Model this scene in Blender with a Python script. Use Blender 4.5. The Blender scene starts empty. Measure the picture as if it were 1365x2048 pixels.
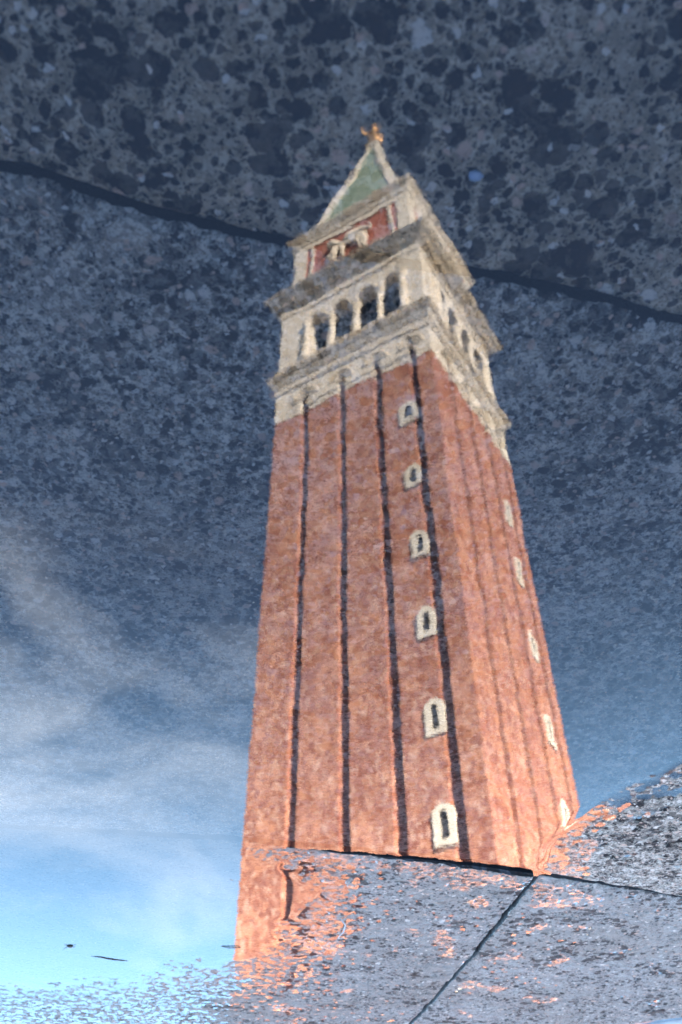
import bpy, bmesh, math, random
import numpy as np
from mathutils import Vector, Matrix

sc = bpy.context.scene
C = sc.collection
R = math.radians

# ------------------------------------------------------------------ camera
PITCH, ROLL, FOCAL = 0.7550, 0.0089881, 1799.9
cam_d = bpy.data.cameras.new('camera')
cam = bpy.data.objects.new('camera', cam_d)
C.objects.link(cam)
cam_d.sensor_fit = 'VERTICAL'
cam_d.sensor_height = 36.0
cam_d.sensor_width = 24.0
cam_d.lens = FOCAL / 2048 * 36
cam_d.clip_start = 0.02
cam_d.clip_end = 5000
d = Vector((0, math.cos(PITCH), -math.sin(PITCH)))
rt = Vector((-1, 0, 0))
up = Vector((0, -math.sin(PITCH), -math.cos(PITCH)))
cr, sr = math.cos(ROLL), math.sin(ROLL)
rt, up = rt * cr - up * sr, rt * sr + up * cr
m = Matrix((rt, up, -d)).transposed().to_4x4()
m.translation = (0, 0, 0.42)
cam.matrix_world = m
cam_d.dof.use_dof = True
cam_d.dof.focus_distance = 0.85
cam_d.dof.aperture_fstop = 10.5
sc.camera = cam

# ------------------------------------------------------------------ sky, sun, exposure
SUN_EL = R(27)
SUN_AZ = (-0.50, -0.866)
w = bpy.data.worlds.new('World')
sc.world = w
w.use_nodes = True
nt = w.node_tree
bg = nt.nodes['Background']
sky = nt.nodes.new('ShaderNodeTexSky')
sky.sky_type = 'NISHITA'
sky.sun_disc = False
sky.sun_elevation = SUN_EL
sky.sun_rotation = math.atan2(SUN_AZ[0], SUN_AZ[1])
sky.altitude = 3200
sky.air_density = 1.0
sky.dust_density = 0.3
sky.ozone_density = 1.0
tcw = nt.nodes.new('ShaderNodeTexCoord')
mpw = nt.nodes.new('ShaderNodeMapping')
mpw.inputs['Scale'].default_value = (2.2, 2.2, 5.5)
mpw.inputs['Location'].default_value = (0.35, 0.1, 0.2)
nzw = nt.nodes.new('ShaderNodeTexNoise')
nzw.inputs['Scale'].default_value = 1.15
nzw.inputs['Detail'].default_value = 5
nzw.inputs['Roughness'].default_value = 0.55
nzw.inputs['Distortion'].default_value = 0.4
rpw = nt.nodes.new('ShaderNodeValToRGB')
rpw.color_ramp.elements[0].position = 0.495
rpw.color_ramp.elements[1].position = 0.74
mxw = nt.nodes.new('ShaderNodeMix')
mxw.data_type = 'RGBA'
mxw.inputs['B'].default_value = (11.0, 12.0, 13.5, 1)
mlw = nt.nodes.new('ShaderNodeMath')
mlw.operation = 'MULTIPLY'
mlw.inputs[1].default_value = 0.52
L = nt.links
L.new(tcw.outputs['Generated'], mpw.inputs['Vector'])
L.new(mpw.outputs[0], nzw.inputs['Vector'])
L.new(nzw.outputs['Fac'], rpw.inputs[0])
spw = nt.nodes.new('ShaderNodeSeparateXYZ')
mrw = nt.nodes.new('ShaderNodeMapRange')
mrw.interpolation_type = 'SMOOTHSTEP'
mrw.inputs['From Min'].default_value = 0.70
mrw.inputs['From Max'].default_value = 0.58
mcw = nt.nodes.new('ShaderNodeMath')
mcw.operation = 'MULTIPLY'
L.new(tcw.outputs['Generated'], spw.inputs[0])
L.new(spw.outputs[2], mrw.inputs['Value'])
L.new(rpw.outputs[0], mcw.inputs[0])
mrx = nt.nodes.new('ShaderNodeMapRange')
mrx.interpolation_type = 'SMOOTHSTEP'
mrx.inputs['From Min'].default_value = -0.10
mrx.inputs['From Max'].default_value = 0.22
mcx = nt.nodes.new('ShaderNodeMath')
mcx.operation = 'MULTIPLY'
L.new(spw.outputs[0], mrx.inputs['Value'])
L.new(mrw.outputs[0], mcx.inputs[0])
L.new(mrx.outputs[0], mcx.inputs[1])
L.new(mcx.outputs[0], mcw.inputs[1])
L.new(mcw.outputs[0], mlw.inputs[0])
L.new(mlw.outputs[0], mxw.inputs['Factor'])
hzr = nt.nodes.new('ShaderNodeMapRange')            # paler air low in the sky
hzr.interpolation_type = 'SMOOTHSTEP'
hzr.inputs['From Min'].default_value = 0.66
hzr.inputs['From Max'].default_value = 0.16
hzr.inputs['To Max'].default_value = 0.70
hzm = nt.nodes.new('ShaderNodeMix')
hzm.data_type = 'RGBA'
hzm.inputs['B'].default_value = (3.3, 6.7, 10.5, 1)
L.new(spw.outputs[2], hzr.inputs['Value'])
L.new(hzr.outputs[0], hzm.inputs['Factor'])
L.new(sky.outputs[0], hzm.inputs['A'])
L.new(hzm.outputs['Result'], mxw.inputs['A'])
L.new(mxw.outputs['Result'], bg.inputs['Color'])
bg.inputs['Strength'].default_value = 0.052

sun_d = bpy.data.lights.new('sun', 'SUN')
sun_d.energy = 5.0
sun_d.angle = R(0.5)
sun_d.color = (1.0, 0.87, 0.71)
sun = bpy.data.objects.new('sun', sun_d)
C.objects.link(sun)
ts = Vector((SUN_AZ[0] * math.cos(SUN_EL), SUN_AZ[1] * math.cos(SUN_EL), math.sin(SUN_EL)))
sun.rotation_euler = ts.to_track_quat('Z', 'Y').to_euler()
sun.location = (0, 0, 60)

sc.view_settings.view_transform = 'Standard'
sc.view_settings.look = 'None'
sc.view_settings.gamma = 1.0
sc.view_settings.exposure = 3.75
sc.render.engine = 'CYCLES'
sc.cycles.max_bounces = 8
sc.cycles.transparent_max_bounces = 12
sc.cycles.use_denoising = True
sc.cycles.caustics_reflective = False
sc.cycles.caustics_refractive = False

# ------------------------------------------------------------------ helpers
def tag(o, label=None, cat=None, group=None, kind=None):
    if label: o['label'] = label
    if cat: o['category'] = cat
    if group: o['group'] = group
    if kind: o['kind'] = kind
    return o


def link(name, me, mat=None, parent=None, loc=None):
    o = bpy.data.objects.new(name, me)
    C.objects.link(o)
    if mat: me.materials.append(mat)
    if parent: o.parent = parent
    if loc is not None: o.location = loc
    return o


class MB:
    """collects solids, then builds ONE mesh object"""
    def __init__(s):
        s.v, s.f = [], []

    def add(s, vs, fs):
        n = len(s.v)
        s.v += [tuple(p) for p in vs]
        s.f += [tuple(i + n for i in f) for f in fs]

    def hexa(s, lo, hi):
        """lo, hi: four points each, same order"""
        s.add(list(lo) + list(hi), [(0, 3, 2, 1), (4, 5, 6, 7), (0, 1, 5, 4), (1, 2, 6, 5), (2, 3, 7, 6), (3, 0, 4, 7)])

    def box(s, x0, x1, y0, y1, z0, z1):
        s.hexa([(x0, y0, z0), (x1, y0, z0), (x1, y1, z0), (x0, y1, z0)], [(x0, y0, z1), (x1, y0, z1), (x1, y1, z1), (x0, y1, z1)])

    def frustum(s, a0, a1, z0, z1):
        s.hexa([(-a0, -a0, z0), (a0, -a0, z0), (a0, a0, z0), (-a0, a0, z0)], [(-a1, -a1, z1), (a1, -a1, z1), (a1, a1, z1), (-a1, a1, z1)])

    def lathe(s, prof, n=12, c=(0, 0), sx=1, sy=1):
        vs, fs = [], []
        for r, z in prof:
            for i in range(n):
                t = 2 * math.pi * i / n
                vs.append((c[0] + r * sx * math.cos(t), c[1] + r * sy * math.sin(t), z))
        k = len(prof)
        for j in range(k - 1):
            for i in range(n):
                a, b = j * n + i, j * n + (i + 1) % n
                fs.append((a, b, b + n, a + n))
        fs.append(tuple(range(n - 1, -1, -1)))
        fs.append(tuple(range((k - 1) * n, k * n)))
        s.add(vs, fs)

    def tube(s, pts, rad, n=6):
        vs, fs = [], []
        k = len(pts)
        pts = [Vector(p) for p in pts]
        rad = rad if isinstance(rad, (list, tuple)) else [rad] * k
        for j, p in enumerate(pts):
            t = (pts[min(j + 1, k - 1)] - pts[max(j - 1, 0)]).normalized()
            a = t.orthogonal().normalized() if j == 0 else (a - t * a.dot(t)).normalized()
            b = t.cross(a)
            for i in range(n):
                q = 2 * math.pi * i / n
                vs.append(p + (a * math.cos(q) + b * math.sin(q)) * rad[j])
        for j in range(k - 1):
            for i in range(n):
                a0, b0 = j * n + i, j * n + (i + 1) % n
                fs.append((a0, b0, b0 + n, a0 + n))
        fs.append(tuple(range(n - 1, -1, -1)))
        fs.append(tuple(range((k - 1) * n, k * n)))
        s.add(vs, fs)

    def ball(s, c, r, n=10, k=6):
        vs, fs = [], []
        rx, ry, rz = r if isinstance(r, tuple) else (r, r, r)
        for j in range(1, k):
            t = math.pi * j / k
            for i in range(n):
                q = 2 * math.pi * i / n
                vs.append((c[0] + rx * math.sin(t) * math.cos(q), c[1] + ry * math.sin(t) * math.sin(q), c[2] - rz * math.cos(t)))
        for j in range(k - 2):
            for i in range(n):
                a, b = j * n + i, j * n + (i + 1) % n
                fs.append((a, b, b + n, a + n))
        m0 = len(vs)
        vs += [(c[0], c[1], c[2] - rz), (c[0], c[1], c[2] + rz)]
        for i in range(n):
            fs.append((m0, (i + 1) % n, i))
            fs.append((m0 + 1, (k - 2) * n + i, (k - 2) * n + (i + 1) % n))
        s.add(vs, fs)

    def build(s, name, mat, parent=None, loc=None, smooth=False, rotz=None):
        me = bpy.data.meshes.new(name)
        me.from_pydata(s.v, [], s.f)
        bm = bmesh.new()
        bm.from_mesh(me)
        bmesh.ops.recalc_face_normals(bm, faces=bm.faces)
        bm.to_mesh(me)
        bm.free()
        if smooth:
            me.polygons.foreach_set('use_smooth', [True] * len(me.polygons))
        o = link(name, me, mat, parent, loc)
        if rotz is not None: o.rotation_euler.z = rotz
        return o


class NB:
    """small node builder"""
    def __init__(s, name):
        s.m = bpy.data.materials.new(name)
        s.m.use_nodes = True
        s.t = s.m.node_tree
        s.b = s.t.nodes['Principled BSDF']
        s.out = s.t.nodes['Material Output']

    def n(s, typ, props=None, **inp):
        nd = s.t.nodes.new(typ)
        for k, v in (props or {}).items(): setattr(nd, k, v)
        for k, v in inp.items(): s.set(nd, k, v)
        return nd

    def set(s, nd, k, v):
        sock = nd.inputs[int(k[1:])] if k[0] == 'i' and k[1:].isdigit() else nd.inputs[k.replace('_', ' ')]
        if isinstance(v, bpy.types.NodeSocket): s.t.links.new(v, sock)
        else: sock.default_value = v

    def math(s, op, a, b=0.0, clamp=False):
        return s.n('ShaderNodeMath', dict(operation=op, use_clamp=clamp), i0=a, i1=b).outputs[0]

    def noise(s, vec, scale, detail=4, rough=0.5, dist=0.0):
        return s.n('ShaderNodeTexNoise', Vector=vec, Scale=scale, Detail=detail, Roughness=rough, Distortion=dist).outputs['Fac']

    def vor(s, vec, scale, feature='F1', out='Distance'):
        nd = s.n('ShaderNodeTexVoronoi', dict(feature=feature, voronoi_dimensions='2D'), Vector=vec, Scale=scale)
        return nd.outputs[out]

    def step(s, x, a, b):
        """smooth ramp 0..1 as x goes a -> b (a may exceed b)"""
        nd = s.n('ShaderNodeMapRange', dict(interpolation_type='SMOOTHSTEP'))
        s.set(nd, 'Value', x)
        lo, hi, t0, t1 = (a, b, 0.0, 1.0)
        nd.inputs['From Min'].default_value = lo
        nd.inputs['From Max'].default_value = hi
        nd.inputs['To Min'].default_value = t0
        nd.inputs['To Max'].default_value = t1
        return nd.outputs[0]

    def mix(s, f, a, b):
        nd = s.n('ShaderNodeMix', dict(data_type='RGBA'))
        for k, v in (('Factor', f), ('A', a), ('B', b)):
            if k == 'Factor': sock = nd.inputs[0]
            else: sock = nd.inputs[6 if k == 'A' else 7]
            if isinstance(v, bpy.types.NodeSocket): s.t.links.new(v, sock)
            else: sock.default_value = v if not isinstance(v, tuple) or len(v) == 4 else v + (1,)
        return nd.outputs[2]

    def obj(s):
        return s.n('ShaderNodeTexCoord').outputs['Object']

    def pos(s):
        return s.n('ShaderNodeNewGeometry').outputs['Position']


# ------------------------------------------------------------------ numpy noise and heights of the pavement (metres)
def _h(ix, iy, seed):
    n = (ix.astype(np.int64) * 374761393 + iy.astype(np.int64) * 668265263 + seed * 974634777) & 0xffffffff
    n = ((n ^ (n >> 13)) * 1274126177) & 0xffffffff
    return ((n ^ (n >> 16)) & 0xffff) / 65535.0


def vnoise(x, y, scale, seed):
    x, y = x * scale, y * scale
    ix, iy = np.floor(x), np.floor(y)
    fx, fy = x - ix, y - iy
    fx, fy = fx * fx * fx * (fx * (fx * 6 - 15) + 10), fy * fy * fy * (fy * (fy * 6 - 15) + 10)
    a, b = _h(ix, iy, seed), _h(ix + 1, iy, seed)
    c, e = _h(ix, iy + 1, seed), _h(ix + 1, iy + 1, seed)
    return (a * (1 - fx) + b * fx) * (1 - fy) + (c * (1 - fx) + e * fx) * fy - 0.5


def fbm(x, y, scale, seed, octaves=3, gain=0.5):
    s, a = 0, 1
    for k in range(octaves):
        c, q = math.cos(0.6 * k + .3), math.sin(0.6 * k + .3)
        s = s + a * vnoise(x * c - y * q, x * q + y * c, scale * 2.03 ** k, seed + k * 7)
        a *= gain
    return s


def cells(x, y, scale, seed):
    """distance to the nearest random point and that point's own random number"""
    x, y = x * scale, y * scale
    ix, iy = np.floor(x), np.floor(y)
    best = np.full(x.shape, 9.0)
    rnd = np.zeros(x.shape)
    for dx in (-1, 0, 1):
        for dy in (-1, 0, 1):
            cx, cy = ix + dx, iy + dy
            px, py = cx + _h(cx, cy, seed), cy + _h(cx, cy, seed + 5)
            q = np.hypot(px - x, py - y)
            k = q < best
            best = np.where(k, q, best)
            rnd = np.where(k, _h(cx, cy, seed + 11), rnd)
    return best, rnd


def sstep(x, a, b):
    t = np.clip((x - a) / (b - a), 0, 1)
    return t * t * (3 - 2 * t)


# joints between the slabs
J1X, J1Y = [-1.3, -.193, -.07, .02, .095, .165, 1.3], [.56, .300, .269, .246, .230, .209, -.08]
J2X, J2Y = [-1.3, -.423, -.23, -.105, .055, .115, .377, 1.3], [1.50, 1.151, 1.075, 1.036, .995, .979, .945, .84]
J3Y, J3X = [.9, 1.075, 1.364, 1.737, 3.0], [-.257, -.23, -.185, -.111, .14]
def j1(x): return np.interp(x, J1X, J1Y) + .0035 * np.sin(x * 23 + 1) + .003 * vnoise(x, x * 0, 40, 3)
def j2(x): return np.interp(x, J2X, J2Y) + .004 * vnoise(x, x * 0, 45, 4)
def j3(y): return np.interp(y, J3Y, J3X) + .004 * vnoise(y, y * 0, 40, 6)
# far edge of the grey slab on the image's right, where the white stone strip begins
def j4(x): return 1.722 + (x + .523) * .56


def tps(points):
    """thin-plate surface through (x, y, mm)"""
    P = np.array(points, float)
    n = len(P)
    r = np.hypot(P[:, None, 0] - P[None, :, 0], P[:, None, 1] - P[None, :, 1])
    K = np.where(r > 0, r * r * np.log(r + 1e-12), 0)
    A = np.zeros((n + 3, n + 3))
    A[:n, :n] = K + 1e-4 * np.eye(n)
    A[:n, n] = 1; A[:n, n + 1:] = P[:, :2]
    A[n:, :n] = A[:n, n:].T
    wgt = np.linalg.solve(A, np.concatenate([P[:, 2], np.zeros(3)]))
    def f(x, y):
        s = wgt[n] + wgt[n + 1] * x + wgt[n + 2] * y
        for i in range(n):
            q = (x - P[i, 0]) ** 2 + (y - P[i, 1]) ** 2
            s = s + wgt[i] * 0.5 * q * np.log(q + 1e-12)
        return s
    return f


macroA = tps([(0, .2, -7), (.4, .1, -7), (-.4, .3, -7), (0, -.2, -4), (0, -.5, 5), (.8, 0, 3), (-.8, .3, 5), (.8, -.5, 8), (-.8, -.5, 8)])
macroB = tps([(0, .35, -7), (.4, .3, -7), (-.3, .4, -6), (0, .7, -5), (.4, .7, -5), (.1, .95, -3.2), (-.1, 1.0, -3.0), (-.2, 1.04, -2.0), (.4, .92, -3.5),
              (-.2, .9, -3.2), (-.243, .985, -.3), (-.262, .933, -.2), (-.290, .886, -.1), (-.345, .801, -.2), (-.245, .88, -2.2), (-.29, .80, -2.3), (-.33, .7, -2.5),
              (-.262, .988, 2.4), (-.282, .941, 2.4), (-.312, .899, 2.4), (-.367, .824, 2.4), (-.29, .995, 3.4), (-.33, .93, 3.6), (-.39, .87, 3.6), (-.29, 1.06, 2.8), (-.40, 1.0, 4.0), (-.42, 1.1, 4.5), (-.7, .95, 8), (-.75, .5, 4), (-.8, 1.2, 8), (.8, .6, -3), (.95, .6, 4), (1.2, .3, 8)])
macroC = tps([(.40, .96, -2.2), (.25, .98, -1.5), (.12, .995, -.5), (.06, 1.01, .15), (0, 1.03, 1.6), (-.1, 1.06, 4.0), (-.2, 1.10, 5.4), (-.03, 1.14, 2.6), (-.09, 1.13, 3.9),
              (-.11, 1.25, 3.6), (-.17, 1.2, 3.2), (.05, 1.10, -.6), (.09, 1.2, -.9), (.11, 1.30, -.8), (.04, 1.18, -.1), (.06, 1.38, 1.2), (.13, 1.1, -1.0), (.155, 1.2, -1.1), (.17, 1.3, -1.0), (.18, 1.38, -.4), (.25, 1.2, -1.8), (.35, 1.3, -1.6),
              (.6, 1.25, -2.2), (.6, 1.4, -1.5), (.4, 1.42, -.9), (.12, 1.36, -.4), (.13, 1.42, .7), (.17, 1.48, .9), (.25, 1.46, -.1), (.33, 1.52, .0), (.45, 1.52, -.1), (.58, 1.54, -.1), (.33, 1.60, 1.2), (.57, 1.64, .9), (.2, 1.56, 2.2),
              (.08, 1.45, 1.9), (0, 1.39, 2.8), (.015, 1.25, 1.5), (.3, 1.70, 1.7), (.57, 1.78, 1.4), (.3, 1.9, 3.5), (-.05, 1.7, 3.5), (.8, 1.4, -.5), (1.0, 1.4, 3), (1.0, 1.1, 2), (1.1, 1.8, 6), (0, 2.2, 6), (.6, 2.2, 6)])
macroD = tps([(-.25, 1.11, 3.4), (-.3, 1.14, 4.0), (-.21, 1.2, 3.4), (-.4, 1.2, 3.6), (-.3, 1.4, 3.6), (-.17, 1.5, 3.0), (-.4, 1.6, 4.2), (-.1, 1.8, 4), (-.7, 1.5, 6), (-.8, 1.2, 7), (-.3, 2.2, 6)])


def worn(dist, gap, open_joint):
    """the worn arris beside a joint, DIST metres from the joint's middle; and the open joint itself for the water to fill"""
    k = np.maximum(dist - gap, 0)
    return -.0022 * np.exp(-k / .006) - (np.where(dist < gap, .016, 0) if open_joint else 0)


def relief(x, y, slab):
    if slab == 'A':
        return .0008 * fbm(x, y, 14, 21, 3) + .0006 * fbm(x, y, 60, 31, 3)
    amp = 1.0
    z = .0010 * fbm(x, y, 11, 41, 2) + .00075 * fbm(x, y, 48, 51, 3, .55) + .00035 * fbm(x, y * .9, 190, 61, 2)
    if slab in 'CD': z = .0008 * fbm(x, y, 12, 41, 2) + .00045 * fbm(x, y, 50, 51, 2) + .00085 * fbm(x, y * .9, 130, 61, 3, .6)
    if slab in 'CD':
        c1, r1 = cells(x + .003 * fbm(x, y, 90, 5, 2), y + .003 * fbm(x, y, 90, 8, 2), 62, 71)
        z = z - .0011 * (r1 > .62) * sstep(c1, .42, .14)
        c2, r2 = cells(x, y, 150, 81)
        z = z - .0006 * (r2 > .60) * sstep(c2, .45, .15)
    if slab == 'B':
        k = sstep(-x, .20, .34)
        c1, r1 = cells(x + .004 * fbm(x, y, 70, 5, 2), y + .004 * fbm(x, y, 70, 8, 2), 55, 72)
        z = z * (1 + .3 * k) - k * .0016 * (r1 > .5) * sstep(c1, .5, .12) + k * .0008 * fbm(x, y, 75, 91, 2)
    return z


G1, G2, G3 = .0020, .0026, .0034      # half widths of the joints
def slab_height(x, y, slab, oj=False):
    a, b = np.abs(y - j1(x)), np.abs(y - j2(x))
    if slab == 'A': return macroA(x, y) * 1e-3 + relief(x, y, 'A') + worn(a, G1, oj) - .0020 * np.exp(-a / .012)
    if slab == 'B': return macroB(x, y) * 1e-3 + relief(x, y, 'B') + worn(a, G1, oj) + worn(b, G2, oj) - .0012 * np.exp(-a / .02)
    c = np.abs(x - j3(y))
    if slab == 'C': return macroC(x, y) * 1e-3 + relief(x, y, 'C') + worn(b, G2, oj) * (1 if oj else .35) + worn(c, G3, oj)
    return macroD(x, y) * 1e-3 + relief(x, y, 'D') + worn(b, G2, oj) + worn(c, G3, oj) + worn(np.abs(y - j4(x)), .003, oj)


def height_all(x, y):
    near, far = y < j1(x), y > j2(x)
    z = np.where(near, slab_height(x, y, 'A', True), slab_height(x, y, 'B', True))
    return np.where(far, np.where(x > j3(y), slab_height(x, y, 'C', True), slab_height(x, y, 'D', True)), z)


# ------------------------------------------------------------------ materials of the pavement
def stone_material(name, dry_a, dry_b, dark, cover, scale=1.0, wet_dark=0.6, film=0.0, chips=.93, grain=.5, soft=1.0, keep=.72, warp=.02, m3=-.06):
    b = NB(name)
    p = b.obj()
    def shifted(vec, freq, amt):
        wn = b.n('ShaderNodeTexNoise', Vector=vec, Scale=freq * scale, Detail=4.0, Roughness=.65)
        sub = b.n('ShaderNodeVectorMath', dict(operation='SUBTRACT'), i0=wn.outputs['Color'], i1=(.5, .5, .5))
        scl = b.n('ShaderNodeVectorMath', dict(operation='SCALE'), i0=sub.outputs[0])
        scl.inputs['Scale'].default_value = amt / scale
        return b.n('ShaderNodeVectorMath', dict(operation='ADD'), i0=vec, i1=scl.outputs[0]).outputs[0]
    pw = shifted(p, 80, warp)
    clus = b.noise(p, 15 * scale, 3, .55)
    def blobs(freq, thr, soft, keep):
        nd = b.n('ShaderNodeTexVoronoi', dict(voronoi_dimensions='2D'), Vector=pw, Scale=freq * scale)
        k = b.n('ShaderNodeSeparateColor', Color=nd.outputs['Color'])
        amount = b.math('MULTIPLY_ADD', k.outputs[0], 1.0 - keep)
        b.t.nodes[-1].inputs[2].default_value = keep
        return b.math('MULTIPLY', b.step(b.math('SUBTRACT', nd.outputs['Distance'], thr), soft, -soft), amount)
    def lin(x, k, c):
        r = b.math('MULTIPLY_ADD', x, k)
        if isinstance(c, bpy.types.NodeSocket): b.t.links.new(c, b.t.nodes[-1].inputs[2])
        else: b.t.nodes[-1].inputs[2].default_value = c
        return r
    m1 = blobs(62, lin(clus, 1.7, -.62 + cover), .10 * soft, keep)
    m2 = blobs(140, lin(b.noise(p, 33 * scale, 2), 1.3, -.42 + cover), .13 * soft, keep - .12)
    m3 = blobs(330, lin(clus, .6, cover + m3), .16 * soft, keep - .1)
    big = b.math('MAXIMUM', b.math('MAXIMUM', m1, m2), b.math('MULTIPLY', m3, .8))
    g = b.noise(p, 70 * scale, 8, .72, .3)
    small = b.step(lin(g, 1.0, cover * .35), .47, .57)
    mask = b.math('ADD', b.math('MULTIPLY', big, 1 - grain * .6), b.math('MULTIPLY', small, grain), True)
    fine = b.noise(p, 380 * scale, 5, .7)
    mid = b.noise(p, 120 * scale, 5, .65)
    base = b.mix(b.step(b.math('ADD', b.math('MULTIPLY', fine, .5), b.math('MULTIPLY', mid, .5)), .42, .58), dry_a, dry_b)
    tone = b.noise(p, 5, 3, .5)
    base = b.mix(b.step(tone, .35, .7), base, b.mix(.5, base, (dry_a[0] * 1.0, dry_a[1] * .93, dry_a[2] * .86)))
    chipsum = None
    for fq, th in ((88, chips), (190, chips - .06)):
        cv = b.n('ShaderNodeTexVoronoi', dict(voronoi_dimensions='2D'), Vector=pw, Scale=fq * scale)
        sep = b.n('ShaderNodeSeparateColor', Color=cv.outputs['Color'])
        chip = b.math('MULTIPLY', b.step(sep.outputs[0], th, th + .01), b.step(cv.outputs['Distance'], .46, .24))
        chip = b.math('MULTIPLY', chip, b.step(fine, .28, .52))
        if chipsum is None: chipsum, hue = chip, sep.outputs[1]
        else: chipsum = b.math('MAXIMUM', chipsum, chip)
    chipcol = b.mix(b.step(hue, .3, .6), (.66, .45, .32), (.78, .68, .55))
    darkc = b.mix(b.step(fine, .3, .7), dark, (dark[0] * 2.2, dark[1] * 2.2, dark[2] * 2.2))
    col = b.mix(mask, base, darkc)
    col = b.mix(chipsum, col, chipcol)
    # stone that is wet (below or just above the water line, or in damp patches) is darker
    z = b.n('ShaderNodeSeparateXYZ', Vector=b.pos()).outputs[2]
    zz = b.math('ADD', z, b.math('MULTIPLY', b.math('SUBTRACT', b.noise(p, 40, 3), .5), .002))
    wet = b.step(zz, .0022, .0008)
    hsv = b.n('ShaderNodeHueSaturation', Saturation=1.05, Value=wet_dark, Color=col)
    col = b.mix(wet, col, hsv.outputs[0])
    rough = lin(wet, -.35, .78)
    hgt = b.math('ADD', b.math('MULTIPLY', mask, -.6), b.math('MULTIPLY', fine, .55))
    bump = b.n('ShaderNodeBump', Strength=.75, Distance=.0009, Height=hgt)
    if film:
        damp = b.n('ShaderNodeAttribute', dict(attribute_name='damp')).outputs['Fac']
        f1 = b.step(lin(damp, .21, b.noise(p, 17, 4, .6, .6)), .605, .655)
        f2 = b.step(b.noise(p, 130, 4, .65, .3), .47, .54)
        fm = b.math('MULTIPLY', b.math('MULTIPLY', f1, f2), b.step(z, .0001, .0009))
        col = b.mix(b.math('MULTIPLY', fm, .55), col, (dry_a[0] * .35, dry_a[1] * .35, dry_a[2] * .35))
        b.set(b.b, 'Coat_Weight', b.math('MULTIPLY', fm, film))
        b.b.inputs['Coat Roughness'].default_value = .06
        b.b.inputs['Coat IOR'].default_value = 1.5
        sb = b.n('ShaderNodeBump', Strength=.12, Distance=.0008, Height=b.noise(p, 90, 2))
        b.set(b.b, 'Coat_Normal', sb.outputs[0])
    # wet, dirty slab sides, with the shade in the joints put into the colour
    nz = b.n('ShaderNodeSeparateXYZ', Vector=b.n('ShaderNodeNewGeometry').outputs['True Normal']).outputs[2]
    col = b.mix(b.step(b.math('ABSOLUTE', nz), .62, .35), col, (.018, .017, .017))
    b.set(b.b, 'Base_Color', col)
    b.set(b.b, 'Roughness', rough)
    b.b.inputs['Specular IOR Level'].default_value = .25
    b.set(b.b, 'Normal', bump.outputs[0])
    return b.m


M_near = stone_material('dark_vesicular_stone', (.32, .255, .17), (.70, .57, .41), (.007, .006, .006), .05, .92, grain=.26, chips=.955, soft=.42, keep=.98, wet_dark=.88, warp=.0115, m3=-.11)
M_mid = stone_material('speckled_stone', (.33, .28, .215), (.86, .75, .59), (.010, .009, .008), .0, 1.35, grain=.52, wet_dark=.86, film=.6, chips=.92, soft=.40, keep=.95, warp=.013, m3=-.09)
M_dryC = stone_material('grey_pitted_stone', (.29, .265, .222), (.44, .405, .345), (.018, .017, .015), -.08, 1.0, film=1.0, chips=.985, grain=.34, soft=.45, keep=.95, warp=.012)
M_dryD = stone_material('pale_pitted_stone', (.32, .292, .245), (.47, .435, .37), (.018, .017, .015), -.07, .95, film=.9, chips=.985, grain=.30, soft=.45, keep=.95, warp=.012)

b = NB('white_stone')
p = b.obj()
b.set(b.b, 'Base_Color', b.mix(b.step(b.noise(p, 60, 5, .6), .3, .7), (.62, .60, .57), (.75, .74, .72)))
b.b.inputs['Roughness'].default_value = .7
b.set(b.b, 'Normal', b.n('ShaderNodeBump', Strength=.4, Distance=.001, Height=b.noise(p, 250, 4)).outputs[0])
M_white_strip = b.m

b = NB('ground_paving')
p = b.obj()
br = b.n('ShaderNodeTexBrick', Vector=p, Color1=(.30, .30, .32, 1), Color2=(.36, .36, .38, 1), Mortar=(.05, .05, .055, 1), Scale=1.0)
br.inputs['Mortar Size'].default_value = .008
br.inputs['Brick Width'].default_value = 1.2
br.inputs['Row Height'].default_value = .75
spk = b.step(b.noise(p, 60, 4, .6), .52, .62)
b.set(b.b, 'Base_Color', b.mix(b.math('MULTIPLY', spk, .6), br.outputs[0], (.06, .06, .07)))
b.b.inputs['Roughness'].default_value = .8
M_ground = b.m

# water: what is not mirrored passes through to the stone below
b = NB('clear_water')
b.t.nodes.remove(b.b)
p = b.obj()
wb = b.math('ADD', b.math('MULTIPLY', b.noise(p, 16, 2), 1.0), b.math('MULTIPLY', b.noise(p, 130, 3), .11))
bump = b.n('ShaderNodeBump', Strength=.065, Distance=.0012, Height=wb)
fr = b.n('ShaderNodeFresnel', IOR=1.58, Normal=bump.outputs[0])
gl = b.n('ShaderNodeBsdfGlossy', Color=(1, 1, 1, 1), Roughness=0.0, Normal=bump.outputs[0])
tr = b.n('ShaderNodeBsdfTransparent', Color=(.90, .95, 1.0, 1))
mx = b.n('ShaderNodeMixShader', i0=fr.outputs[0], i1=tr.outputs[0], i2=gl.outputs[0])
b.t.links.new(mx.outputs[0], b.out.inputs['Surface'])
M_water = b.m

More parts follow.
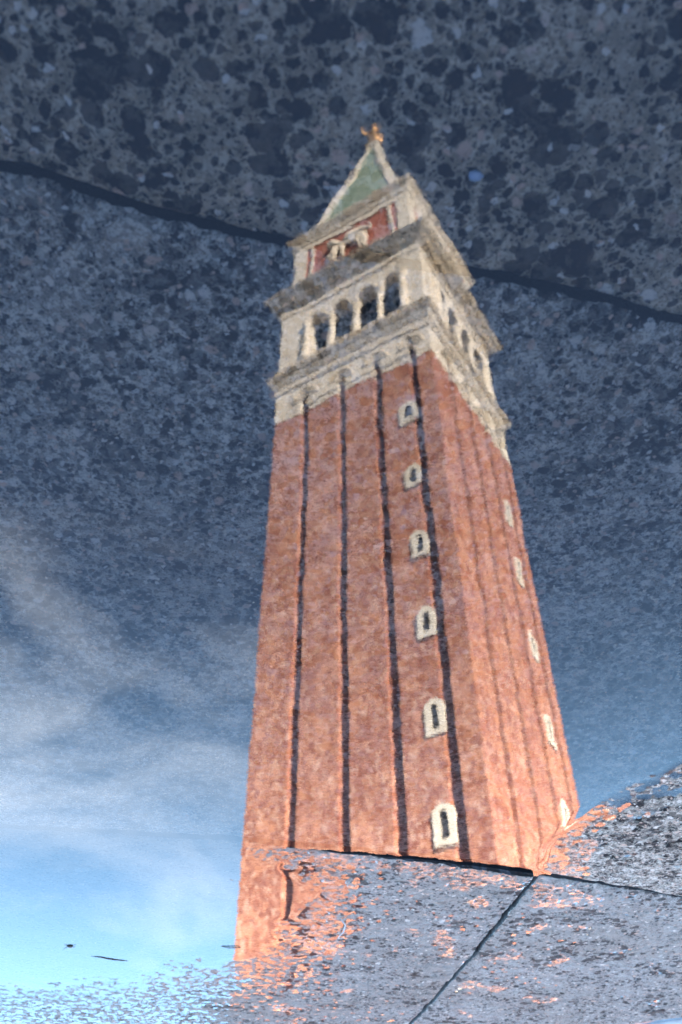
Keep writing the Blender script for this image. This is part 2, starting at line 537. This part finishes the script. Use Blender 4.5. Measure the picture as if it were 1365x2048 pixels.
# ------------------------------------------------------------------ ground sheet with the bed the modelled slabs lie in
g = MB()
X0, X1, Y0, Y1, RR = -1.25, 1.25, -.75, 2.75, 900.0
g.add([(X0, Y0, .012), (X1, Y0, .012), (X1, Y1, .012), (X0, Y1, .012), (-RR, -RR, .012), (RR, -RR, .012), (RR, RR, .012), (-RR, RR, .012),
       (X0, Y0, -.02), (X1, Y0, -.02), (X1, Y1, -.02), (X0, Y1, -.02)],
      [(4, 5, 1, 0), (5, 6, 2, 1), (6, 7, 3, 2), (7, 4, 0, 3), (0, 1, 9, 8), (1, 2, 10, 9), (2, 3, 11, 10), (3, 0, 8, 11), (8, 9, 10, 11)])
go = g.build('pavement', M_ground)
b = NB('joint_dirt'); b.b.inputs['Base Color'].default_value = (.020, .019, .020, 1); b.b.inputs['Roughness'].default_value = .95
go.data.materials.append(b.m)
for pl_ in go.data.polygons:
    if max(go.data.vertices[i].co.z for i in pl_.vertices) < 0: pl_.material_index = 1
tag(go, 'wide grey stone pavement of the square around the puddle', None, None, 'structure')


def axis(marks):
    """[(start, step), ..., (end, 0)] -> uneven sample positions"""
    out = []
    for (a, s), (e, _) in zip(marks, marks[1:]):
        n = max(1, int(round((e - a) / s)))
        out += list(a + (e - a) * np.arange(n) / n)
    return np.array(out + [marks[-1][0]])


def sheet(name, X, Y, Z, mat, centre=(0, 0, 0)):
    ny, nx = X.shape
    co = np.stack([X - centre[0], Y - centre[1], Z - centre[2]], -1).reshape(-1, 3).astype(np.float32)
    idx = np.arange(nx * ny).reshape(ny, nx)
    q = np.stack([idx[:-1, :-1], idx[:-1, 1:], idx[1:, 1:], idx[1:, :-1]], -1).reshape(-1, 4)
    me = bpy.data.meshes.new(name)
    me.vertices.add(len(co)); me.vertices.foreach_set('co', co.ravel())
    me.loops.add(q.size); me.loops.foreach_set('vertex_index', q.ravel().astype(np.int32))
    me.polygons.add(len(q))
    me.polygons.foreach_set('loop_start', np.arange(0, q.size, 4, dtype=np.int32))
    me.polygons.foreach_set('loop_total', np.full(len(q), 4, np.int32))
    me.update(calc_edges=True)
    me.polygons.foreach_set('use_smooth', np.ones(len(q), bool))
    return link(name, me, mat, None, centre)


def patch(name, u, v, edges, slab, mat, centre):
    """a slab as a fine relief: u across, v along; edges(u) -> near and far edge"""
    U, V = np.meshgrid(u, v)
    X, Y = edges(U, V)
    Z = slab_height(X, Y, slab)
    X, Y, Z = (np.pad(a, 1, mode='edge') for a in (X, Y, Z))
    for sl in ((0, slice(None)), (-1, slice(None)), (slice(None), 0), (slice(None), -1)):
        Z[sl] = -.05                                     # the slab's own sides go straight down into the bed
    o = sheet(name, X, Y, Z, mat, centre)
    dm = np.zeros(X.shape)
    for (a0, b0), (a1, b1), wd in DAMP:                  # stretches that stay wet after the water has drawn back
        t = np.clip(((X - a0) * (a1 - a0) + (Y - b0) * (b1 - b0)) / ((a1 - a0) ** 2 + (b1 - b0) ** 2 + 1e-9), 0, 1)
        dm = np.maximum(dm, np.exp(-((np.hypot(X - a0 - t * (a1 - a0), Y - b0 - t * (b1 - b0))) / wd) ** 2))
    at = o.data.attributes.new('damp', 'FLOAT', 'POINT')
    at.data.foreach_set('value', dm.ravel().astype(np.float32))
    return o


DAMP = [((.03, 1.03), (-.20, 1.09), .035), ((.05, 1.05), (.03, 1.33), .04), ((-.25, 1.12), (-.30, 1.16), .04), ((-.13, 1.27), (-.15, 1.36), .016), ((.02, 1.64), (.10, 1.62), .018),
        ((-.19, 1.50), (-.24, 1.52), .016), ((-.265, .99), (-.27, 1.06), .022), ((-.30, .94), (-.33, .90), .012)]
SG = 'stone slabs of the pavement'
def ragged(t, seed, amp=.0034): return amp * np.abs(fbm(t, t * 0, 55, seed, 4, .6))
def edA(U, V):
    lo = -.74 + 0 * U
    return U, lo + (j1(U) - G1 - ragged(U, 301) - lo) * V
o = patch('paving_slab', axis([(-1.24, .02), (-.3, .002), (.3, .02), (1.24, 0)]), axis([(0, .01), (.84, .002), (1, 0)]), edA, 'A', M_near, (0, 0, 0))
tag(o, 'dark submerged slab with large black blotches, above the upper joint around the spire', 'paving slab', SG)
def edB(U, V):
    a, c = j1(U) + G1 + ragged(U, 302), j2(U) - G2
    return U, a + (c - a) * V
o = patch('paving_slab', axis([(-1.24, .02), (-.5, .0018), (.45, .02), (1.24, 0)]), axis([(0, .0045), (.6, .0022), (1, 0)]), edB, 'B', M_mid, (.1, .6, 0))
tag(o, 'broad middle slab under water between two joints, its rough right end rising dry', 'paving slab', SG)
def edC(U, V):
    # U: 0..1 from the joint with the next slab to the far side
    yy = .9 + 0 * U
    x = None
    Yt = 2.74
    X = U * 0; Y = U * 0
    a = j3(np.full(U.shape, 1.1))
    X = a + (1.24 - a) * U
    n = j2(X) + G2 + ragged(X, 303, .0012)
    Y = n + (Yt - n) * V
    for _ in range(3):                                   # follow the slanting joint
        a = j3(Y) + G3 + ragged(Y, 304, .0016)
        X = a + (1.24 - a) * U
        n = j2(X) + G2 + ragged(X, 303, .0012)
        Y = n + (Yt - n) * V
    return X, Y
o = patch('paving_slab', axis([(0, .0013), (.58, .012), (1, 0)]), axis([(0, .0011), (.46, .012), (1, 0)]), edC, 'C', M_dryC, (.35, 1.5, 0))
tag(o, 'half flooded grey slab left of the slanting joint, with orange tower glints', 'paving slab', SG)
def edD(U, V):
    X = -1.24 + 0 * U; Y = V * 0 + 1.3
    for _ in range(4):
        a = j3(Y) - G3 - ragged(Y, 305, .0016)
        X = -1.24 + (a + 1.24) * U
        n = j2(X) + G2 + ragged(X, 303, .0012)
        Y = n + (np.maximum(j4(X), n + .05) - .003 - n) * V
    return X, Y
o = patch('paving_slab', axis([(0, .015), (.52, .0018), (1, 0)]), axis([(0, .0028), (1, 0)]), edD, 'D', M_dryD, (-.4, 1.4, 0))
tag(o, 'dry pale pitted slab right of the slanting joint, beside the white corner stone', 'paving slab', SG)
u, v = axis([(0, .02), (1, 0)]), axis([(0, .02), (1, 0)])
U, V = np.meshgrid(u, v)
Xe = -1.24 + (j3(np.full(U.shape, 1.9)) - .003 + 1.24) * U
ne = np.maximum(j4(Xe), j2(Xe) + .06) + .004
Ye = ne + (2.74 - ne) * V
Ze = .005 + .0012 * fbm(Xe, Ye, 20, 7)
Ze[0, :] = Ze[-1, :] = -.05; Ze[:, 0] = Ze[:, -1] = -.05
o = sheet('paving_slab', Xe, Ye, Ze, M_white_strip, (-.4, 2.2, 0))
tag(o, 'clean white stone slab just entering the bottom right corner', 'paving slab', SG)

# ------------------------------------------------------------------ the puddle
def gblur(a, sig):
    n = int(3 * sig) + 1
    k = np.exp(-.5 * (np.arange(-n, n + 1) / sig) ** 2); k /= k.sum()
    for ax in (0, 1):
        pad = [(0, 0), (0, 0)]; pad[ax] = (n, n)
        q = np.pad(a, pad, mode='edge')
        a = sum(k[i] * (q[i:i + a.shape[0]] if ax == 0 else q[:, i:i + a.shape[1]]) for i in range(2 * n + 1))
    return a


wx = axis([(-.62, .0016), (.66, .008), (1.15, 0)])
wy = axis([(-.7, .012), (.70, .0016), (1.76, 0)])
WX, WY = np.meshgrid(wx, wy)
S = height_all(WX, WY)
B1 = gblur(np.clip(gblur(S, 3.4) + .0005, 0, .0026), 3.4)
W = B1 - .00055 * B1 / (B1 + .0002)
W[wy < .69, :] = 0
crack = (WY > j2(WX) + .006) & (np.abs(WX - j3(WY)) < .0065)
W[crack] = 0
nj = ((np.abs(WX - j3(WY)) < .020) & (WY > j2(WX) + .012)) | ((np.abs(WY - j2(WX)) < .010) & (WX < -.25))
W = np.where(nj, -.03, W)
o = sheet('puddle', WX, WY, W, M_water)
tag(o, 'still clear puddle mirroring a red brick bell tower and blue sky', None, None, 'structure')

# ------------------------------------------------------------------ small things lying about
def stick(name, pts, rad, col, label, cat):
    q = NB(name + '_matter')
    q.set(q.b, 'Base_Color', q.mix(q.noise(q.obj(), 400, 3), col, tuple(c * .5 for c in col)))
    q.b.inputs['Roughness'].default_value = .7
    c = Vector(pts[len(pts) // 2])
    mb = MB()
    mb.tube([Vector(a) - c for a in pts], rad, 7)
    return tag(mb.build(name, q.m, None, c, True), label, cat)


stick('twig', [(.362, 1.365, -.0002), (.350, 1.368, .0002), (.338, 1.377, .0003), (.322, 1.384, .0002), (.312, 1.388, -.0002)], [.0004, .0008, .0009, .0007, .0003], (.10, .06, .05),
      'dark curved twig floating in the pale blue water near the bottom left', 'twig')
stick('twig', [(.172, 1.327, .0003), (.161, 1.331, .0012), (.150, 1.330, .0012), (.146, 1.333, .0003)], [.0004, .0007, .0006, .0003], (.09, .06, .05),
      'tiny dark twig in blue water just left of the tower reflection edge', 'twig')
stick('straw', [(.005, 1.212, .0040), (-.001, 1.235, .0046), (.002, 1.262, .0044), (.009, 1.285, .0036)], [.0006, .0010, .0010, .0006], (.75, .73, .68),
      'thin white straw lying at the edge of the dry grey slab', 'straw')
sd = MB()
sd.ball((0, 0, 0), (.0045, .0028, .0014), 9, 6)
sd.tube([(.004, 0, .0004), (.007, .002, .0012), (.009, .003, .0030)], [.0005, .0004, .0003], 5)
sd.tube([(-.004, 0, .0004), (-.008, -.001, .0008)], [.0006, .0003], 5)
q = NB('seed_husk'); q.b.inputs['Base Color'].default_value = (.09, .06, .05, 1)
tag(sd.build('seed_husk', q.m, None, (.382, 1.321, .0008), True), 'small brown seed husk floating alone in pale blue water', 'seed husk')
ch = MB()
ch.ball((0, 0, 0), (.0040, .0030, .0014), 8, 5)
for i, vv in enumerate(ch.v):
    r_ = random.Random(i); ch.v[i] = tuple(c * r_.uniform(.75, 1.2) for c in vv)
q = NB('pale_chip'); q.b.inputs['Base Color'].default_value = (.46, .54, .64, 1)
zc = float(height_all(np.array([-.068]), np.array([.211]))[0])
tag(ch.build('stone_chip', q.m, None, (-.068, .211, zc + .0012), True), 'pale bluish chip on the dark slab right of the spire', 'stone chip')

# ------------------------------------------------------------------ materials of the tower
def brick_material():
    b = NB('old_red_brick')
    p = b.obj()
    br = b.n('ShaderNodeTexBrick', Color1=(.35, .092, .052, 1), Color2=(.46, .140, .082, 1), Mortar=(.44, .27, .18, 1), Scale=1.0)
    sp = b.n('ShaderNodeSeparateXYZ', Vector=p)
    cb = b.n('ShaderNodeCombineXYZ', X=b.math('ADD', sp.outputs[0], sp.outputs[1]), Y=sp.outputs[2])
    b.set(br, 'Vector', cb.outputs[0])
    br.inputs['Brick Width'].default_value = .27
    br.inputs['Row Height'].default_value = .075
    br.inputs['Mortar Size'].default_value = .012
    mp = b.n('ShaderNodeMapping', Vector=p)
    mp.inputs['Scale'].default_value = (1, 1, .14)
    streak = b.noise(mp.outputs[0], 2.2, 5, .6)
    blot = b.noise(p, .55, 6, .65)
    spot = b.noise(p, 2.6, 5, .65)
    col = b.mix(b.math('MULTIPLY', b.step(blot, .46, .58), .8), br.outputs[0], (.58, .27, .165))
    col = b.mix(b.math('MULTIPLY', b.step(b.noise(p, .9, 7, .72, .5), .52, .60), .6), col, (.22, .06, .035))
    col = b.mix(b.math('MULTIPLY', b.step(streak, .50, .72), .45), col, (.27, .085, .055))
    col = b.mix(b.math('MULTIPLY', b.step(spot, .50, .58), .75), col, (.25, .075, .05))
    col = b.mix(b.math('MULTIPLY', b.step(b.noise(p, 3.2, 5, .65), .54, .61), .55), col, (.70, .46, .36))
    b.set(b.b, 'Base_Color', col)
    b.b.inputs['Roughness'].default_value = .88
    b.set(b.b, 'Normal', b.n('ShaderNodeBump', Strength=.5, Distance=.03, Height=b.math('ADD', spot, b.math('MULTIPLY', br.outputs['Fac'], -.4))).outputs[0])
    return b.m


def limestone(name, a, c, stain, amount):
    b = NB(name)
    p = b.obj()
    mp = b.n('ShaderNodeMapping', Vector=p)
    mp.inputs['Scale'].default_value = (1, 1, .22)
    col = b.mix(b.step(b.noise(p, 3, 5, .6), .3, .7), a, c)
    col = b.mix(b.math('MULTIPLY', b.step(b.noise(mp.outputs[0], 1.6, 6, .65), .50, .68), amount), col, stain)
    b.set(b.b, 'Base_Color', col)
    b.b.inputs['Roughness'].default_value = .85
    b.set(b.b, 'Normal', b.n('ShaderNodeBump', Strength=.4, Distance=.03, Height=b.noise(p, 6, 5)).outputs[0])
    return b.m


M_brick = brick_material()
M_stone = limestone('pale_limestone', (.70, .62, .51), (.84, .77, .66), (.24, .20, .155), .5)
M_grime = limestone('weathered_limestone', (.55, .475, .37), (.80, .71, .575), (.045, .040, .033), .92)
M_frame = limestone('window_limestone', (.66, .60, .50), (.76, .70, .60), (.40, .34, .26), .3)
M_attic = limestone('attic_red', (.36, .11, .075), (.45, .16, .11), (.50, .36, .30), .35)
b = NB('green_copper')
p = b.obj()
col = b.mix(b.step(b.noise(p, 1.1, 5, .6), .35, .65), (.20, .29, .22), (.33, .41, .33))
b.set(b.b, 'Base_Color', b.mix(b.math('MULTIPLY', b.step(b.noise(p, 2.6, 5, .65), .53, .66), .6), col, (.10, .15, .10)))
b.b.inputs['Roughness'].default_value = .7
M_copper = b.m
b = NB('dark_opening'); b.b.inputs['Base Color'].default_value = (.022, .020, .020, 1); b.b.inputs['Roughness'].default_value = .9
M_dark = b.m
b = NB('gilding'); b.b.inputs['Base Color'].default_value = (.80, .46, .17, 1); b.b.inputs['Metallic'].default_value = .8; b.b.inputs['Roughness'].default_value = .42
M_gold = b.m
b = NB('groove_shade')  # brick darkened so the grooves' shade is in the colour
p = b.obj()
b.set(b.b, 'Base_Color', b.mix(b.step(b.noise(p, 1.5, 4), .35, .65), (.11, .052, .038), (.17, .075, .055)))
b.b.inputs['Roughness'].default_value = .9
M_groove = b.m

# ------------------------------------------------------------------ the bell tower
tower = bpy.data.objects.new('bell_tower', None)
C.objects.link(tower)
tower.location = (-3.8136, 42.6145, 0)
tower.rotation_euler.z = math.pi / 4 - 0.23566
tag(tower, 'tall red brick bell tower with white belfry and green spire, mirrored in the puddle', 'tower')
ZB = 45.93
GR = (.212, .445, .668, .885)        # grooves across one side, as fractions
GW = .050                            # groove width, as a fraction
def half(z): return 6.0 + .228 * (ZB - min(z, ZB)) / 40.93
FT = [((-1, 0), (0, -1)), ((0, 1), (-1, 0)), ((1, 0), (0, 1)), ((0, -1), (1, 0))]    # tangent and outward normal of the four sides
def fp(k, u, wv, z):
    (tx, ty), (nx, ny) = FT[k]
    return (tx * u + nx * wv, ty * u + ny * wv, z)
def fbox(mb, k, u0, u1, w0, w1, z0, z1):
    mb.hexa([fp(k, u0, w0, z0), fp(k, u1, w0, z0), fp(k, u1, w1, z0), fp(k, u0, w1, z0)], [fp(k, u0, w0, z1), fp(k, u1, w0, z1), fp(k, u1, w1, z1), fp(k, u0, w1, z1)])
def fband(mb, k, s0, s1, d0, d1, z0, z1):
    """a tapered strip on side k between the fractions s0..s1, from depth d0 to d1 beside the face"""
    P = []
    for z in (z0, z1):
        h = half(z)
        P.append([fp(k, h * (2 * s0 - 1), h + d0, z), fp(k, h * (2 * s1 - 1), h + d0, z), fp(k, h * (2 * s1 - 1), h + d1, z), fp(k, h * (2 * s0 - 1), h + d1, z)])
    mb.hexa(*P)

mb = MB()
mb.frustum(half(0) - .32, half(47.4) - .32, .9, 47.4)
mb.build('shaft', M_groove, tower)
mb = MB()
mb.frustum(7.4, 7.4, 0, .3); mb.frustum(7.0, 7.0, .3, .6); mb.frustum(6.6, 6.6, .6, .9)
mb.build('base_step', M_stone, tower)
hg = GW / 2
for k in range(4):
    for a, c in zip(GR, GR[1:]):
        mb = MB(); fband(mb, k, a + hg, c - hg, -.55, 0, .9, ZB)
        mb.build('pilaster', M_brick, tower)
    # corner pier: from the last groove of this side round to the first groove of the next
    mb = MB()
    P = []
    for z in (.9, ZB):
        h = half(z)
        u = h * (2 * (GR[3] + hg) - 1)
        v2 = h * (2 * (GR[0] - hg) - 1)
        k2 = (k + 1) % 4
        A = fp(k, u, h, z); D = fp(k2, v2, h, z); K = fp(k, h, h, z)
        I = (A[0] + D[0] - K[0], A[1] + D[1] - K[1], z)
        P.append([A, K, D, I])
    mb.hexa(*P)
    mb.build('corner_pier', M_brick, tower)
    # pale stone capitals and the scalloped arches that close the grooves
    mb = MB()
    sp = [0] + [x for gq in GR for x in (gq - hg, gq + hg)] + [1]
    for a, c in zip(sp[::2], sp[1::2]):
        fband(mb, k, max(a, .0925 if a == 0 else 0), min(c, 1), -.55, .04, ZB + .003, 47.45)
        if c < 1 and a > 0: fband(mb, k, a - .008, c + .008, .04, .14, ZB + .55, ZB + .85)
    mb.build('capital', M_stone, tower)
    for gq in GR:
        mb = MB()
        u = 6 * (2 * gq - 1)
        for rr, tk in ((.85, .11), (.60, .09), (.38, .08)):
            mb.tube([fp(k, u + rr * math.cos(t), 6.06, 47.35 + 1.1 * rr * math.sin(t)) for t in np.linspace(0, math.pi, 13)], tk, 6)
        mb.build('niche_arch', M_grime, tower)
mb = MB()
mb.frustum(6.03, 6.03, 47.453, 48.9)
mb.build('frieze', M_stone, tower)
for k in range(4):                                   # corner fill under the frieze
    mb = MB()
    fbox(mb, k, -6.03, -4.75, 4.85, 6.03, ZB + .006, 47.45)
    mb.build('corner_capital', M_stone, tower)

def moulding(name, mat, rows, parent=tower):
    q = MB()
    for a0, a1, z0, z1 in rows: q.frustum(a0, a1, z0, z1)
    return q.build(name, mat, parent)

moulding('entablature', M_stone, [(6.16, 6.16, 48.903, 49.1), (6.04, 6.04, 49.103, 49.2), (6.12, 6.12, 49.203, 49.3), (6.05, 6.05, 49.303, 49.7), (6.16, 6.30, 49.703, 49.95)])
moulding('cornice', M_grime, [(6.30, 6.36, 49.953, 50.1), (6.22, 6.22, 50.103, 50.2), (6.46, 6.54, 50.203, 50.38), (6.34, 6.34, 50.383, 50.45), (6.58, 6.58, 50.453, 50.6)])

# belfry
bel = bpy.data.objects.new('belfry', None); C.objects.link(bel); bel.parent = tower
moulding('parapet', M_grime, [(6.12, 6.12, 50.603, 51.0), (6.02, 6.02, 51.003, 51.3), (6.24, 6.24, 51.303, 51.55)], bel)
moulding('bell_chamber', M_dark, [(4.0, 4.0, 51.553, 58.2)], bel)  # closed dark core, the open interior's shade put into its colour
OC = (.272, .445, .618, .790)
OWD = .062
SPR = 56.0
ZT = 58.2
for k in range(4):
    q = MB()
    # piers at both ends, then arch walls over the openings
    fbox(q, k, -5.98, 12 * (OC[0] - OWD) - 6, 5.0, 5.98, 51.56, ZT)
    fbox(q, k, 12 * (OC[3] + OWD) - 6, 5.0 - .003, 5.0, 5.98, 51.56, ZT)
    for i, c in enumerate(OC):
        uc, r = 12 * c - 6, 12 * OWD
        n = 10
        for j in range(n):
            t0, t1 = math.pi * j / n, math.pi * (j + 1) / n
            a0, a1 = (uc - r * math.cos(t0), SPR + r * math.sin(t0)), (uc - r * math.cos(t1), SPR + r * math.sin(t1))
            q.hexa([fp(k, a0[0], 5.0, a0[1]), fp(k, a1[0], 5.0, a1[1]), fp(k, a1[0], 5.92, a1[1]), fp(k, a0[0], 5.92, a0[1])],
                   [fp(k, a0[0], 5.0, ZT), fp(k, a1[0], 5.0, ZT), fp(k, a1[0], 5.92, ZT), fp(k, a0[0], 5.92, ZT)])
        if i < 3:
            fbox(q, k, uc + r, 12 * (OC[i + 1] - OWD) - 6, 5.0, 5.92, SPR, ZT)
    q.build('arcade_wall', M_stone, bel)
    for i in range(5):
        uc = 12 * ((OC[0] - OWD - .02) if i == 0 else (OC[3] + OWD + .02) if i == 4 else (OC[i - 1] + OC[i]) / 2) - 6
        q = MB()
        x, y, _ = fp(k, uc, 5.62 if 0 < i < 4 else 5.95, 0)
        q.lathe([(.42, 51.56), (.42, 51.85), (.33, 51.95), (.30, 53.5), (.27, 55.4), (.30, 55.45), (.40, 55.8), (.44, SPR - .003)], 12, (x, y))
        q.build('column', M_stone, bel, smooth=False)
    q = MB()
    for c in OC:
        uc, r = 12 * c - 6, 12 * OWD
        q.tube([fp(k, uc - (r + .08) * math.cos(t), 5.95, SPR + (r + .08) * math.sin(t)) for t in np.linspace(0, math.pi, 11)], .09, 5)
    q.build('archivolt', M_stone, bel)
moulding('belfry_frieze', M_stone, [(6.06, 6.06, ZT + .003, 58.6), (5.99, 5.99, 58.603, 59.15)], bel)
moulding('cornice', M_grime, [(6.14, 6.20, 59.153, 59.3), (6.08, 6.08, 59.303, 59.4), (6.36, 6.36, 59.403, 59.6), (6.52, 6.72, 59.603, 59.78), (6.60, 6.60, 59.783, 59.86), (6.84, 6.98, 59.863, 60.05), (6.86, 6.86, 60.053, 60.1), (7.06, 7.06, 60.103, 60.25)])
for k in range(4):
    q = MB()
    for i in range(26):
        u = -6.2 + 12.4 * (i + .5) / 26
        fbox(q, k, u - .12, u + .12, 6.24, 6.50, 59.42, 59.6)
    q.build('modillion_row', M_stone, tower)
# attic
AH = 5.35
moulding('attic', M_attic, [(AH, AH, 60.253, 68.3)])
moulding('attic_plinth', M_stone, [(AH + .18, AH + .18, 60.256, 61.6), (AH + .30, AH + .30, 61.603, 61.9)])
for k in range(4):
    for u0, u1 in ((-AH, -AH + 1.0), (AH - 1.0, AH + .12), (-AH + 1.45, -AH + 1.75), (AH - 1.75, AH - 1.45)):
        q = MB()
        fbox(q, k, u0 + .003, u1, AH - .1, AH + .12, 61.91, 67.6)
        q.build('attic_pilaster', M_stone, tower)
moulding('attic_frieze', M_stone, [(AH + .14, AH + .14, 67.603, 68.5), (AH + .26, AH + .36, 68.503, 68.9)])
moulding('cornice', M_grime, [(AH + .40, AH + .46, 68.903, 69.1), (AH + .34, AH + .34, 69.103, 69.2), (AH + .54, AH + .62, 69.203, 69.45), (AH + .50, AH + .50, 69.453, 69.52), (AH + .68, AH + .68, 69.523, 69.78)])

def lion(k):
    q = MB()
    def P(u, z, dw=.25): return fp(k, .74 * u, AH + dw, 64.9 + .74 * (z - 64.5))
    def blob(u, z, ru, rz, rw=.28):
        c = P(u, z)
        ru, rz = ru * .74, rz * .74
        r3 = (ru, rw, rz) if k % 2 == 0 else (rw, ru, rz)
        q.ball(c, r3, 12, 8)
    blob(.1, 64.5, 1.55, .75); blob(-1.2, 64.75, .75, .85); blob(1.35, 64.35, .7, .75)
    blob(-2.0, 65.7, .62, .68, .40); blob(-2.45, 65.45, .38, .30, .40)
    for u, z, e in ((-1.75, 63.9, -.25), (-1.0, 63.7, .05), (1.2, 63.6, .2), (1.75, 63.6, .25)):
        q.tube([P(u, z + .5), P(u + e * .6, z - .6), P(u + e, 62.25), P(u + e - .3, 62.15)], [.32, .24, .17, .14], 7)
    q.tube([P(2.0, 64.6), P(2.6, 64.9), P(2.75, 65.7), P(2.4, 66.3)], [.14, .11, .10, .16], 6)
    for i in range(6):                                # wing feathers
        q.tube([P(-.9 + .12 * i, 65.0), P(-.3 + .35 * i, 66.3 - .12 * i), P(.6 + .42 * i, 66.9 - .32 * i)], [.20, .20, .07], 6)
    fbox(q, k, -2.2, -1.45, AH + .02, AH + .35, 63.7, 64.3)
    return q.build('lion_relief', M_stone, tower, smooth=True)
lion(0); lion(2)

# spire
SB = 4.95
ZS, ZA = 70.25, 91.4
moulding('spire_base', M_grime, [(SB + .28, SB + .28, 69.783, 70.25)])
def sp_half(z): return (SB - .1) + (.42 - SB) * (z - ZS) / (ZA - ZS)
moulding('spire', M_copper, [(sp_half(ZS), sp_half(ZA), ZS + .003, ZA)])
for i in range(4):
    sx, sy = ((-1, -1), (1, -1), (1, 1), (-1, 1))[i]
    q = MB()
    P = []
    for z in (ZS, ZA):
        h = sp_half(z); o_ = .16
        wd = .78 if z == ZS else .30
        P.append([(sx * (h + o_), sy * (h + o_), z + .006), (sx * (h + o_ - .02), sy * (h - wd), z + .006), (sx * (h - wd), sy * (h - wd), z + .006), (sx * (h - wd), sy * (h + o_ - .02), z + .006)])
    q.hexa(*P)
    q.build('spire_rib', M_stone, tower)
moulding('spire_cap', M_stone, [(.62, .72, ZA + .01, ZA + .35), (.72, .46, ZA + .353, ZA + .7)])
# gilded angel: body, head, wings and raised arm in one piece
q = MB()
zb = ZA + .7
q.lathe([(.30, zb), (.46, zb + .3), (.30, zb + .6)], 12)
q.lathe([(.78, zb + .55), (.66, zb + 1.1), (.50, zb + 1.9), (.44, zb + 2.3), (.56, zb + 2.9), (.40, zb + 3.2), (.17, zb + 3.35), (.17, zb + 3.5)], 14, sy=.8)
q.ball((0, 0, zb + 3.8), (.29, .32, .36), 12, 8)
for sg in (-1, 1):
    q.hexa([(sg * .10, .34, zb + 1.4), (sg * .10, .46, zb + 1.4), (sg * .55, .62, zb + 1.2), (sg * .55, .52, zb + 1.2)],
           [(sg * .25, .34, zb + 3.1), (sg * .25, .46, zb + 3.1), (sg * .55, .95, zb + 3.4), (sg * .55, .85, zb + 3.4)])
q.tube([(.45, -.05, zb + 3.05), (.70, -.40, zb + 3.2), (.62, -.55, zb + 3.9)], [.17, .13, .09], 8)
q.tube([(-.45, -.05, zb + 3.0), (-.75, -.3, zb + 2.4), (-.45, -.6, zb + 2.1)], [.17, .13, .09], 8)
q.v = [(x * 1.2, y * 1.2, zb + (z - zb) * 1.2) for x, y, z in q.v]
q.build('angel_statue', M_gold, tower, smooth=True)

# windows in the shaft: pale frame and dark opening
def window(k, s, z, hgt=1.5, wid=1.0):
    h = half(z)
    u = h * (2 * s - 1)
    q = MB()
    fw = .31
    def pt(uu, ww, zz): return fp(k, uu, ww, zz)
    f0, f1 = h - .04, h + .10
    zb_, zt = z - hgt / 2, z + hgt / 2 - wid / 2
    fbox(q, k, u - wid / 2, u - wid / 2 + fw, f0, f1, zb_, zt)
    fbox(q, k, u + wid / 2 - fw, u + wid / 2, f0, f1, zb_, zt)
    fbox(q, k, u - wid / 2, u + wid / 2, f0, f1, zb_ - .28, zb_ - .002)
    n = 10
    ri, ro = wid / 2 - fw, wid / 2
    for j in range(n):
        t0, t1 = math.pi * j / n, math.pi * (j + 1) / n
        c = [(u - ri * math.cos(t0), zt + ri * math.sin(t0)), (u - ri * math.cos(t1), zt + ri * math.sin(t1)), (u - ro * math.cos(t1), zt + ro * math.sin(t1)), (u - ro * math.cos(t0), zt + ro * math.sin(t0))]
        q.hexa([pt(a, f0, e) for a, e in c], [pt(a, f1, e) for a, e in c])
    fr_ = q.build('window', M_frame, tower)
    q = MB()
    fbox(q, k, u - wid / 2 + fw + .003, u + wid / 2 - fw - .003, h - .03, h + .02, zb_, zt)
    c = [(u - (ri - .003) * math.cos(t), zt + .002 + (ri - .003) * math.sin(t)) for t in np.linspace(0, math.pi, 9)]
    nn = len(c)
    q.add([pt(a, h - .03, e) for a, e in c] + [pt(a, h + .02, e) for a, e in c],
          [tuple(range(nn)), tuple(range(2 * nn - 1, nn - 1, -1))] + [(i, (i + 1) % nn, nn + (i + 1) % nn, nn + i) for i in range(nn)])
    q.build('opening', M_dark, fr_)

for z in (5.1, 10.2, 15.4, 20.4, 25.6, 30.6, 35.8): window(0, .833, z)
window(0, .833, 41.2, 1.5, 1.25)
for z in (8.4, 13.6, 18.8, 23.6, 29.0, 34.4, 39.2): window(1, .77, z)
for k in (2, 3):
    for z in (7, 12.2, 17.4, 22.6, 27.8, 33, 38.2): window(k, .8, z)

# ------------------------------------------------------------------ unseen long arcaded building, added behind the camera to shade the pavement
shade_block = bpy.data.objects.new('arcaded_shade_building', None)
C.objects.link(shade_block)
shade_block.location = (-9, -20, 0)
shade_block.rotation_euler.z = R(-6)
tag(shade_block, 'unseen long pale three-storey arcaded building, added behind the photographer to shade the wet pavement', 'building')
q = MB()
q.box(-45, 45, -12, 0, 0, 14.3)
q.build('wall', M_stone, shade_block)
q = MB()
q.box(-45.4, 45.4, -12.4, .45, 14.303, 14.8)
q.build('cornice', M_grime, shade_block)
for st, (z0, hh) in enumerate(((.3, 4.0), (5.9, 3.0), (10.6, 2.8))):
    for i in range(24):
        x = -43 + i * 3.74
        q = MB()
        q.box(x - .8, x + .8, .003, .05, z0, z0 + hh - .8)
        c = [(x - .8 * math.cos(t), z0 + hh - .797 + .8 * math.sin(t)) for t in np.linspace(0, math.pi, 9)]
        q.add([(a, .003, e) for a, e in c] + [(a, .05, e) for a, e in c], [tuple(range(9)), tuple(range(17, 8, -1))] + [(j, (j + 1) % 9, 9 + (j + 1) % 9, 9 + j) for j in range(9)])
        q.build('window', M_dark, shade_block)
for z in (4.9, 9.6):
    q = MB(); q.box(-45, 45, .002, .35, z, z + .4); q.build('string_course', M_stone, shade_block)
